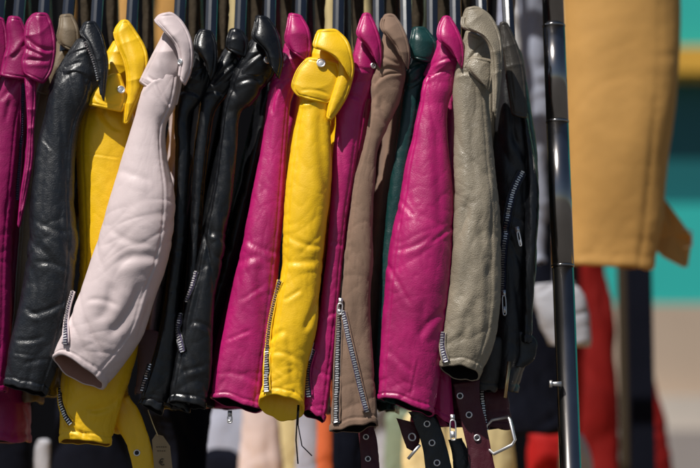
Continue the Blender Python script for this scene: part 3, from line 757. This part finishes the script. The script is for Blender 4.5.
# --- 5 yellow
r = jacket('yellow leather jacket with a dangling eyelet belt, partly behind the pale pink sleeve', (110, 445))
torso(r, YEL, (136, 60, 12), (100, 128, 432), d=.19, seed=5, lining=LINY)
s = shell('sleeve', [(106, 58, 134, 62), (94, 82, 132, 88), (83, 108, 134, 112), (77, 135, 138, 140), (77, 165, 140, 170), (79, 210, 142, 212), (80, 260, 142, 262), (76, 300, 141, 305), (68, 340, 138, 345), (62, 372, 130, 380), (60, 405, 120, 410), (60, 441, 112, 445)], .045, r, YEL, seed=5.3, lining=LINY,
      creases=[(100, 108, 120, 130, 3.5, 3, 3), (78, 152, 120, 158, .8, .9), (88, 410, 120, 398, 3.5, 3, 4), (66, 425, 90, 438, 2.5, 2), (80, 108, 100, 104, 2, 2)], tilt=2)
zipper(s, [(61, 388), (62, 404), (67, 418), (71, 424)], s.o, tape=TAPEB, width=4)
b = shell('belt', [(104, 404, 128, 396), (112, 420, 138, 410), (124, 440, 147, 434), (130, 456, 152, 452), (136, 486, 158, 482)], .06, r, YEL, rd=.003, rows=60, cols=50, opened=False, flat_top=True, seed=5.9)
ring(on(b, 137, 453, .001)[0], .0042, .0012, b.o, METAL, fill=TAPEB)
shell('body_hem', [(96, 396, 128, 390), (98, 412, 130, 410), (96, 424, 122, 428)], .09, r, YEL, rd=.012, rows=60, cols=60, folds=.008, fscale=1.4, seed=6, lining=LINY, creases=[(100, 420, 118, 404, 3, 2)])
sh_, co_ = top(r, YEL, .035, 5, [(121,20,128,20),(114,31,135,30),(117,45,145,47),(124,62,148,63),(127,82,144,86),(125,104,136,106),(123,124,128,124)], [(114,40,128,46),(104,58,130,64),(94,78,130,84),(86,98,130,104)], cfold=[(124,34,134,90,1.6,2.4,-2)], cz=-.034)
st_ = plate('shoulder_strap', [(113,73,120,74),(98,82,124,86),(90,92,127,98),(86,104,122,112)], -.002, r, YEL, bulge=.010, seed=5.6, edge=((1,.0012),), creases=[(96,96,118,104,2,1.8,3)])
snap(st_, 121, 90, st_.o, .005)
lining(r, 145)
# --- 6 pale pink
r = jacket('pale pink leather jacket with its wide cuff hanging over the yellow one', (80, 394))
torso(r, PIK, (186, 50, 12), (138, 162, 390), d=.20, seed=6)
s = shell('sleeve', [(163, 40, 178, 44), (155, 58, 181, 62), (147, 74, 180, 84), (140, 94, 176, 106), (133, 120, 167, 126), (122, 156, 168, 156), (113, 190, 174, 188), (104, 222, 175, 222), (92, 258, 168, 262), (78, 296, 154, 300), (66, 326, 143, 336), (57, 344, 124, 364), (52, 358, 104, 386)], -.018, r, PIK, seed=6.2, lining=LINP, rmax=.04,
      creases=[(112, 230, 150, 244, 1.5, 3.5, 4), (84, 318, 100, 352, 1.6, 3.5), (120, 170, 150, 180, 1, 4), (88, 300, 118, 306, 1.4, 2.8, -3), (118, 262, 160, 258, 3.2, 5, -4), (98, 320, 112, 285, 3, 6, 4), (110, 335, 140, 285, 3.5, 5, 4), (141, 90, 158, 76, 2.6, 1.6, -2), (156, 78, 172, 106, 2.4, 1.8, 2), (150, 300, 138, 340, 2, 3), (160, 120, 172, 190, 2.6, 4), (73, 300, 68, 352, 1.6, 1.2), (128, 200, 118, 300, 1.5, 8)],
      tilt=9, hem=5, thick=.9, soft=.003, folds=.0014, fine=.0002, deep=60)
zipper(s, [(74, 292), (70, 306), (67, 322), (66, 345)], s.o, width=4.2, tapew=6)
sh_, co_ = top(r, PIK, -.018, 6, [(160,14,172,12),(155,20,182,21),(162,28,190,36),(175,43,193,53),(180,60,191,72),(179,78,185,86)], [(165,30,178,36),(156,48,181,56),(147,66,182,78),(139,82,177,106)], edge=((1,.0022),(5,.0016)), fold=[(148,76,166,84,1.8,1.8,2),(160,60,176,100,1.2,2.2)])
snap(co_, 181, 62, co_.o, .0036)
lining(r, 192)
shell('lining', [(132, 330, 162, 330), (138, 360, 160, 360), (135, 392, 152, 392)], .08, r, leather('mauve_lining', (.20, .14, .15), rough=.7), rd=.012, rows=50, cols=40)  # inner lining in one even mauve
# --- 7 8 9 black
r = jacket('black leather jacket right beside the pale pink one, leftmost of the three black', (155, 414))
torso(r, BLK, (205, 50, 11), (150, 176, 405), d=.19, seed=7)
s = shell('sleeve', [(194, 52, 214, 58), (184, 74, 210, 80), (177, 98, 200, 102), (175, 116, 190, 116), (176, 150, 190, 150), (174, 200, 187, 200), (171, 240, 185, 240), (165, 290, 180, 290), (156, 345, 176, 345), (146, 380, 172, 380), (138, 403, 163, 413)], .010, r, BLK, seed=7.2, tilt=2, rmin=.014,
      creases=[(177, 92, 200, 96, 2.5, 2, -3), (180, 80, 204, 60, 1.5, 1.5)])
zipper(s, [(151, 365), (147, 378), (143, 392)], s.o, width=3.4, tape=TAPEB)
sh_, co_ = top(r, BLK, .01, 7, [(200,29,212,31),(195,38,216,42),(195,49,217,58),(204,60,215,72),(208,72,211,82)], [(196,46,212,54),(189,66,211,74),(183,82,208,88),(177,96,201,101)], fold=[(186,82,206,66,1.8,1.6,-2)])
snap(sh_, 207, 64, sh_.o, .0046)
lining(r, 222)
r = jacket('black leather jacket in the middle of the three black ones', (180, 412))
torso(r, BLK, (235, 50, 11), (160, 190, 408), d=.2, seed=8)
s = shell('sleeve', [(226, 48, 242, 56), (214, 70, 240, 78), (203, 90, 228, 96), (199, 110, 216, 112), (195, 140, 211, 140), (192, 180, 206, 180), (190, 230, 202, 230), (185, 290, 198, 290), (178, 350, 196, 350), (165, 402, 190, 412)], .014, r, BLK, seed=8.2, rmin=.014,
      creases=[(206, 92, 226, 96, 2.5, 2, -3), (212, 84, 236, 60, 2.2, 2)])
top(r, BLK, .014, 8, [(231,28,242,30),(227,38,248,42),(226,49,246,58)], [(226,46,244,54),(216,64,240,72),(207,82,230,88),(201,96,219,100)], fold=[(208,88,240,58,3,2,-2),(214,92,238,66,2,1.6,-2)])
lining(r, 254)
r = jacket('glossy black leather jacket, rightmost of the three black, with zipped cuff', (190, 410))
torso(r, BLK, (270, 50, 12), (190, 222, 405), d=.19, seed=9)
s = shell('sleeve', [(244, 56, 270, 60), (234, 74, 266, 84), (227, 92, 252, 104), (223, 112, 240, 116), (218, 150, 237, 150), (213, 190, 233, 190), (205, 230, 227, 232), (196, 272, 219, 276), (185, 310, 214, 316), (178, 345, 213, 350), (172, 380, 211, 384), (168, 402, 207, 408)], .0, r, BLK, seed=9.2, tilt=2, folds=.003,
      creases=[(210, 232, 226, 240, 1.6, 2.2), (192, 322, 212, 330, 1.6, 2.4, -2), (182, 372, 204, 366, 1.5, 2.4), (200, 285, 190, 330, 2.5, 2.5), (236, 84, 262, 80, 2.4, 2, -3), (214, 220, 200, 285, 2, 3), (228, 96, 234, 180, 1.4, 3)])
zipper(s, [(197, 272), (192, 290), (187, 302)], s.o, width=3.2); zipper(s, [(182, 314), (179, 330), (183, 352)], s.o, width=3.8)
sh_, co_ = top(r, BLK, .0, 9, [(256,15,268,17),(254,26,277,30),(252,37,281,44),(264,49,283,62),(270,64,279,80)], [(252,38,272,46),(242,56,275,62),(234,70,273,76),(228,82,264,87)], fold=[(238,72,266,50,2.4,1.6,-2),(234,78,262,76,1.4,1.4)], edge=((1,.0013),(4,.0011)))
snap(sh_, 267, 60, sh_.o, .0046)
lining(r, 284)
# --- 10 magenta
r = jacket('magenta leather jacket left of the second yellow one', (240, 420))
torso(r, MAG, (298, 50, 11), (206, 262, 408), d=.16, rd=.08, seed=10)
s = shell('sleeve', [(286, 50, 304, 54), (279, 68, 300, 72), (270, 84, 297, 86), (267, 104, 291, 106), (263, 136, 288, 140), (255, 175, 286, 180), (247, 215, 284, 220), (240, 250, 281, 255), (231, 290, 277, 295), (223, 330, 273, 335), (216, 365, 268, 370), (210, 398, 264, 410)], .012, r, MAGW, seed=10.2, tilt=3, hem=5,
      creases=[(246, 240, 284, 252, 1.6, 3, 3), (240, 300, 262, 286, 1.4, 2.4), (222, 372, 262, 384, 1.3, 3, -3), (270, 120, 262, 200, 1.6, 3.5), (226, 340, 250, 330, 1.2, 2), (268, 90, 280, 80, 2.5, 2, -2), (272, 112, 282, 82, 3, 2, -3), (236, 262, 262, 254, 2, 4), (262, 260, 268, 330, 2.5, 5, 4), (280, 74, 296, 60, 1.5, 2)])
pull_tab(P(230, 414, .02), (0, 0, -1), r, L=.010, wd=.003)
top(r, MAGW, .015, 10, [(289,13,301,15),(287,26,309,30),(285,40,311,48),(291,51,308,63)], [(285,42,308,52),(281,60,304,66),(276,76,300,82),(268,86,298,94)], fold=[(276,68,290,60,1.6,1.5),(274,86,284,104,2,1.8)])
lining(r, 318)
# --- 11 yellow
r = jacket('bright yellow leather jacket with long zipped cuff and shoulder snap', (280, 427))
torso(r, YEL, (342, 62, 11), (286, 314, 405), d=.19, seed=11, lining=LINY)
s = shell('sleeve', [(312, 60, 344, 62), (302, 84, 336, 88), (299, 104, 331, 108), (295, 122, 331, 126), (290, 150, 332, 152), (285, 190, 331, 190), (283, 225, 327, 225), (282, 262, 323, 262), (277, 300, 319, 300), (271, 335, 315, 335), (265, 370, 307, 370), (259, 404, 303, 409)], -.008, r, YEL, seed=11.2, lining=YEL, tilt=13, hem=6,
      creases=[(288, 236, 322, 246, 1.5, 2.6, 3), (284, 300, 300, 290, 1.5, 2.2), (300, 120, 294, 190, 1.6, 3.5), (274, 352, 300, 362, 1.4, 2.6, -3), (288, 330, 292, 386, 1.2, 3), (320, 110, 330, 200, 3, 5, 3), (286, 262, 316, 262, 1.8, 3), (305, 330, 318, 300, 3, 3), (268, 340, 284, 330, 2, 3), (290, 370, 300, 395, 1.8, 3), (296, 100, 318, 96, 3, 2, 3)])
zipper(s, [(281, 281), (276, 300), (271, 325), (268, 355), (267, 392)], s.o, width=4.6, tape=TAPEB, tapew=6.5)
m_ = MB(); m_.tube([P(298, 405, -.01), P(297, 420, -.012), P(296, 440, -.01), P(298, 464, -.01)], .0012, 6); m_.tube([P(299, 405, -.012), P(298, 425, -.014), P(302, 446, -.012), P(312, 456, -.012)], .0010, 6); m_.build('lace', LIN, r)
sh_, co_ = top(r, YEL, .0, 11, [(318,30,336,29),(315,38,347,40),(314,47,352,54),(328,51,354,68),(341,62,352,82)], [(314,44,346,56),(308,62,346,68),(304,82,342,90),(302,98,336,104)], cz=-.036, edge=((1,.0017),))
plate('lapel', [(338,56,353,62),(338,72,353,76),(333,90,347,96),(328,106,338,112),(326,118,331,121)], -.026, r, YEL, bulge=.006, seed=11.7)
st_ = plate('shoulder_strap', [(308,57,338,62),(299,67,341,76),(294,77,339,88),(292,88,335,98),(299,97,327,104)], -.024, r, YEL, bulge=.0065, seed=11.9, wave=.0012, corner=3.5, edge=((1,.0012),), creases=[(302,90,328,94,1.0,1.6,-2)])
snap(st_, 321, 63.5, st_.o, .0058)
lining(r, 356)
# --- 12 narrow magenta
r = jacket('narrow magenta leather jacket between the yellow and the taupe suede one', (315, 420))
torso(r, MAG, (370, 45, 10), (306, 330, 410), d=.19, seed=12)
s = shell('sleeve', [(358, 46, 376, 54), (350, 68, 375, 72), (342, 86, 370, 92), (336, 102, 365, 106), (335, 130, 361, 130), (332, 170, 355, 170), (330, 210, 348, 210), (326, 250, 344, 250), (321, 300, 339, 300), (314, 345, 335, 345), (308, 375, 331, 378), (301, 410, 326, 420)], .008, r, MAGW, seed=12.2, tilt=2, hem=5,
      creases=[(328, 240, 344, 246, 1.4, 2.2), (318, 320, 336, 312, 1.4, 2.2), (312, 368, 330, 376, 1.3, 2.2), (338, 98, 362, 100, 3, 2, -4), (344, 84, 356, 70, 1.6, 1.6), (334, 110, 344, 170, 1.5, 2)])
zipper(s, [(314, 350), (310, 365), (308, 380), (309, 397)], s.o, width=4.2)
pull_tab(on(s, 313, 346, .003)[0], (-.25, 0, -1), s.o, L=.020, wd=.003)
sh_, co_ = top(r, MAGW, .008, 12, [(363,13,370,13),(359,24,376,26),(357,35,381,43),(367,46,382,57),(374,57,380,69)], [(358,36,377,48),(353,56,378,64),(347,74,375,82),(339,92,371,100)], fold=[(352,66,372,72,1.4,1.6)])
snap(sh_, 373, 66, sh_.o, .0036)
lining(r, 389)
# --- 13 taupe suede
r = jacket('taupe suede jacket with two open cuff zips', (353, 434))
torso(r, TAU, (396, 45, 11), (346, 376, 425), d=.19, seed=13)
s = shell('sleeve', [(382, 48, 402, 52), (376, 68, 404, 72), (371, 84, 403, 88), (371, 100, 399, 104), (368, 122, 388, 126), (363, 148, 378, 150), (354, 180, 376, 180), (349, 215, 374, 215), (344, 260, 373, 260), (341, 300, 371, 300), (338, 340, 372, 340), (334, 385, 375, 385), (330, 432, 378, 424)], .0, r, TAU, seed=13.2, hem=7, soft=.002, folds=.0015, tilt=3,
      creases=[(374, 84, 402, 72, 3.6, 2, -5), (380, 98, 392, 130, 3, 3, 3), (376, 60, 396, 62, 2, 2), (350, 190, 346, 300, 1.2, 1), (356, 300, 360, 400, 1.5, 6)])
zipper(s, [(341, 304), (340, 330), (338, 370), (337, 424)], s.o, width=3.8, tape=TAPEB, tapew=7)
zipper(s, [(344, 312), (348, 335), (356, 370), (366, 412)], s.o, width=4.0, tapew=5.5)
pull_tab(on(s, 342, 302, .003)[0], (-.1, 0, -1), s.o, L=.016, wd=.0035)
b = shell('belt', [(356, 425, 374, 425), (359, 440, 377, 440), (363, 480, 381, 480)], .05, r, BUR, rd=.003, rows=50, cols=40, opened=False, flat_top=True)
for (x, y) in ((366, 437), (368, 459)): ring(on(b, x, y, .001)[0], .0036, .0011, b.o, METAL, fill=TAPEB)
top(r, TAU, .0, 13, [(385,14,394,14),(381,22,402,26),(382,30,408,42),(393,42,410,56),(401,56,408,70)], [(384,32,402,44),(380,50,404,60),(376,66,405,76),(373,84,402,90)], edge=((1,.0020),(6,.0015)), fold=[(377,74,400,70,3,1.8,-4),(382,56,398,64,1.8,1.8)])
lining(r, 415)
# --- 14 green
r = jacket('dark green leather jacket, a narrow glimpse left of the wide magenta sleeve', (385, 420))
torso(r, GRN, (424, 55, 10), (378, 398, 410), d=.2, seed=14)
s = shell('sleeve', [(410, 58, 432, 62), (406, 76, 428, 78), (402, 96, 422, 98), (399, 120, 418, 122), (394, 155, 412, 155), (388, 190, 408, 190), (384, 230, 404, 230), (379, 280, 400, 280), (376, 340, 398, 340), (372, 400, 396, 404)], .02, r, GRN, seed=14.2, creases=[(408, 74, 424, 66, 2.5, 2), (407, 80, 418, 76, 2, 2)])
top(r, GRN, .02, 14, [(413,27,425,27),(411,36,435,40),(409,50,437,50),(412,58,432,63)], [(410,54,430,62),(407,66,428,72),(404,80,424,84),(402,94,420,98)], fold=[(408,72,426,64,3,1.8,-3),(406,84,422,76,2.4,1.6,2)])
lining(r, 441)
# --- 15 wide magenta
r = jacket('wide bright magenta leather jacket left of the grey beige one', (415, 430))
torso(r, MAG, (452, 50, 11), (412, 455, 424), d=.13, rd=.07, seed=15)
s = shell('sleeve', [(438, 50, 458, 54), (430, 66, 457, 72), (422, 84, 454, 90), (419, 104, 448, 108), (413, 132, 447, 132), (406, 162, 450, 162), (400, 195, 453, 195), (392, 230, 454, 230), (387, 265, 452, 265), (384, 300, 449, 300), (381, 335, 444, 335), (379, 368, 440, 370), (378, 398, 434, 414)], .0, r, MAGW, seed=15.2, tilt=3, hem=5, rmax=.042,
      creases=[(396, 250, 430, 236, 1.5, 2.6, 3), (388, 350, 412, 372, 1.3, 3), (436, 120, 440, 220, 1.8, 4), (400, 200, 414, 216, 1.3, 2.2), (392, 310, 396, 392, 1.2, 4), (426, 78, 452, 66, 2.5, 1.8, -2), (424, 70, 436, 54, 2, 1.6), (386, 262, 410, 304, 1.6, 2), (430, 244, 456, 224, 1.8, 2.2), (420, 335, 446, 310, 2.2, 3.4, -3), (412, 130, 418, 200, 1.5, 6), (424, 300, 420, 340, 1.4, 4), (382, 230, 380, 300, 1, 3), (418, 360, 410, 398, 1.2, 1)])
zf = shell('sleeve_panel', [(432, 318, 447, 312), (430, 345, 448, 345), (430, 380, 452, 380), (430, 412, 455, 428)], .035, r, MAG, rd=.02, seed=15.5, rows=70)
b = shell('belt', [(408, 412, 434, 410), (414, 425, 440, 424), (421, 445, 446, 444), (428, 490, 456, 488)], .03, r, BLK, rd=.003, rows=60, cols=50, opened=False, flat_top=True)
for (x, y) in ((427, 424), (432, 443), (437, 463)): ring(on(b, x, y, .001)[0], .0042, .0012, b.o, METAL, fill=TAPEB)
ring(P(412, 437, .02), .0055, .0012, r, METAL, 'metal_loop', (.4, -1, .1))
m_ = MB(); m_.tube([P(408, 459, .02), P(420, 445, .015)], .0024, 8); m_.build('belt_prong', METAL, r)
shell('belt_flap', [(396, 418, 420, 424), (402, 436, 420, 442), (406, 448, 414, 452)], .045, r, BUR, rd=.004, rows=40, cols=40, opened=False, flat_top=True)
top(r, MAGW, .0, 15, [(443,16,450,16),(438,27,457,28),(438,39,463,44),(448,47,464,58),(456,58,462,70)], [(438,38,458,48),(433,54,461,60),(428,65,460,71),(423,76,456,82)], fold=[(434,64,456,58,1.8,1.5,-2),(428,70,440,56,1.4,1.4)])
lining(r, 462, .2)
# --- 16 grey beige
r = jacket('grey beige grained leather jacket with a deep rolled collar', (460, 394))
torso(r, BEI, (490, 60, 10), (470, 496, 388), d=.12, rd=.06, seed=16)
s = shell('sleeve', [(465, 36, 488, 42), (460, 56, 492, 62), (455, 74, 491, 82), (453, 92, 488, 98), (454, 120, 490, 122), (454, 150, 493, 152), (454, 190, 498, 192), (453, 230, 501, 230), (450, 268, 502, 268), (446, 305, 501, 308), (442, 340, 494, 345), (440, 368, 480, 376)], -.010, r, BEI, seed=16.2, tilt=7, hem=7, rmax=.040, folds=.002, fine=.0005, thick=.9,
      creases=[(458, 74, 478, 76, 3, 1.8, -3), (476, 72, 488, 84, 3.5, 2, 2), (470, 56, 484, 36, 1.8, 1.4), (466, 62, 480, 40, 1.4, 1.4), (470, 110, 476, 200, 1.4, 4), (474, 300, 484, 350, 3, 5, 3), (456, 250, 470, 200, 2, 5), (460, 300, 470, 260, 2.2, 5), (495, 190, 486, 350, 1.8, 3), (446, 345, 462, 335, 1.8, 3), (468, 310, 462, 345, 2.4, 4), (478, 210, 490, 280, 2, 4)])
zipper(s, [(444, 333), (443, 345), (444, 354), (446, 362)], s.o, width=3.6)
sh_, co_ = top(r, BEI, -.010, 16, [(466,8,477,6),(463,16,490,15),(463,27,499,31),(479,32,502,47),(490,46,502,63),(493,68,501,80),(494,92,499,100),(494,114,496,119)], [(466,30,490,40),(461,50,493,58),(456,66,493,76),(453,84,491,94)], cz=-.036, edge=((1,.0028),(5,.0018)), fold=[(470,60,486,38,2,1.5),(464,66,482,42,1.4,1.4)])
plate('shoulder_strap', [(472,56,492,60),(466,66,493,74),(474,76,491,86),(484,84,489,92)], -.036, r, BEI, bulge=.008, seed=16.9, edge=((1,.0012),))
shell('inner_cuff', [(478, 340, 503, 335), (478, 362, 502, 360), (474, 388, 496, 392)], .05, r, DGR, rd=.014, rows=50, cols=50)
# --- 17 last black
r = jacket('black leather jacket seen side on beside the upright, with a long slanting zip', (515, 400))
s = shell('body', [(496, 24, 508, 26), (496, 50, 521, 52), (494, 90, 529, 90), (492, 130, 535, 130), (490, 170, 538, 176), (490, 215, 537, 215), (490, 260, 534, 262), (490, 310, 532, 312), (492, 350, 529, 350), (496, 388, 518, 392)], .09, r, SBL, rd=.05, seed=17, rows=260, cols=140, folds=.004,
      creases=[(512, 130, 540, 190, 3, 3), (510, 250, 524, 330, 2.4, 3), (508, 80, 516, 150, 2.5, 3), (526, 110, 530, 170, 2, 3), (520, 300, 532, 240, 2, 3)])
zipper(s, [(522, 172), (516, 184), (511, 200), (507, 225), (504, 255), (503, 292)], s.o, width=3.8, tape=plain('navy_zip_tape', (.008, .012, .04), rough=.6), tapew=8, off=.003)
pull_tab(on(s, 504, 294, .004)[0], (.03, 0, -1), s.o, L=.030, wd=.0026, metal=METAL)
pull_tab(on(s, 517, 230, .004)[0], (.18, 0, -1), s.o, L=.022, wd=.0020, metal=METAL)
s2 = shell('collar', [(500, 22, 506, 22), (501, 40, 515, 42), (505, 62, 522, 66), (508, 88, 525, 92), (512, 115, 526, 118)], .03, r, CHA, rd=.012, seed=17.3, opened=False, creases=[(506, 40, 514, 100, 2, 1.5)])
s3 = shell('sleeve', [(520, 110, 528, 112), (524, 150, 535, 156), (525, 190, 539, 196), (524, 240, 537, 242), (522, 300, 534, 302), (522, 340, 532, 342)], .05, r, BLK, rd=.016, seed=17.5, rows=160, cols=70, creases=[(526, 180, 530, 300, 2, 3)])
shell('side_tab', [(516, 330, 530, 332), (518, 345, 537, 344), (517, 358, 534, 360), (514, 366, 524, 368)], .05, r, BLK, rd=.005, rows=40, cols=40, opened=False)
b = shell('belt', [(453, 384, 480, 380), (456, 400, 480, 400), (460, 420, 486, 420), (466, 445, 491, 445), (472, 490, 500, 490)], .03, r, BUR, rd=.003, rows=60, cols=50, opened=False, flat_top=True)
for (x, y) in ((460, 396), (469, 415), (477, 438)): ring(on(b, x, y, .001)[0], .0042, .0012, b.o, METAL, fill=TAPEB)
hm = shell('body_hem', [(442, 376, 506, 380), (440, 400, 508, 402), (436, 424, 512, 430)], .08, r, BUR, rd=.015, rows=60, cols=80, folds=.004)
zipper(hm, [(482, 392), (483, 410), (486, 430)], hm.o, width=3.4, tape=TAPEB)
pull_tab(P(452.5, 418, .01), (.02, 0, -1), r, L=.030, wd=.0042)
m_ = MB(); m_.tube([P(510, 420, .02), P(515, 440, .018), P(512, 445, .018), P(494, 454, .02), P(484, 446, .045), P(482, 430, .05), P(492, 420, .045), P(508, 417, .03)], .0026, 8, closed=True); m_.build('buckle', METAL, r)
m_ = MB(); m_.tube([P(509, 362, .02), P(505, 398, .015)], [.0032, .0024], 8); m_.build('buckle_prong', BRASS, r)
neck(r, DGR, [(506,40,12,2),(512,60,18,4),(514,90,18,4)], .06)
lining(r, 508, .2)
# denim strap hanging beside the burgundy belt
shell('hanging_strap', [(448, 440, 462, 438), (452, 455, 470, 455), (455, 490, 476, 490)], .05, r, NAV, rd=.004, rows=40, cols=40, opened=False, flat_top=True)

# --- price tag hanging under the black jackets
CARD = plain('kraft_card', (.34, .24, .13), rough=.85, nscale=40)
tg = empty('price_tag', P(160, 430, .05)); tag(tg, 'brown card price tag on a cord under the black jackets, left', 'price tag')
m_ = MB(); q = [(152, 440), (156, 434), (163, 436), (170, 446), (173, 474), (155, 480)]
fr = [P(x, y, .05) for x, y in q]; bk = [p + np.array([0, .0012, 0]) for p in fr]; n = len(q)
m_.add(fr + bk, [tuple(range(n))[::-1], tuple(range(n, 2*n))] + [(i, (i+1) % n, (i+1) % n + n, i + n) for i in range(n)]); m_.build('card', CARD, tg, smooth=False)
m_ = MB(); m_.tube([P(158, 436, .048), P(153, 424, .047), P(148, 410, .05)], .0008, 6); m_.build('cord', CRM, tg)
INK = plain('dark_ink', (.02, .015, .01), rough=.8)
cu = bpy.data.curves.new('euro_mark', 'FONT'); cu.body = '\u20ac'; cu.size = .014; cu.extrude = .0002
tmp = bpy.data.objects.new('tmp_text', cu); COL.objects.link(tmp)
dg = bpy.context.evaluated_depsgraph_get(); me = bpy.data.meshes.new_from_object(tmp.evaluated_get(dg)); bpy.data.objects.remove(tmp)
me.materials.clear(); me.materials.append(INK)
eo = bpy.data.objects.new('euro_mark', me); COL.objects.link(eo); eo.parent = tg
eo.rotation_euler = (math.pi / 2, -.15, 0); eo.location = Vector(tuple(P(159, 466, .0485))) - tg.location
m_ = MB()
for i, (a, b_) in enumerate(((157, 168), (158, 166))):
    for x in np.arange(a, b_, 2.2): m_.box(P(x, 447 + i * 4, .0492), (.0009, 0, 0), (0, .0003, 0), (0, 0, .0005))
m_.build('printed_line', INK, tg, smooth=False)
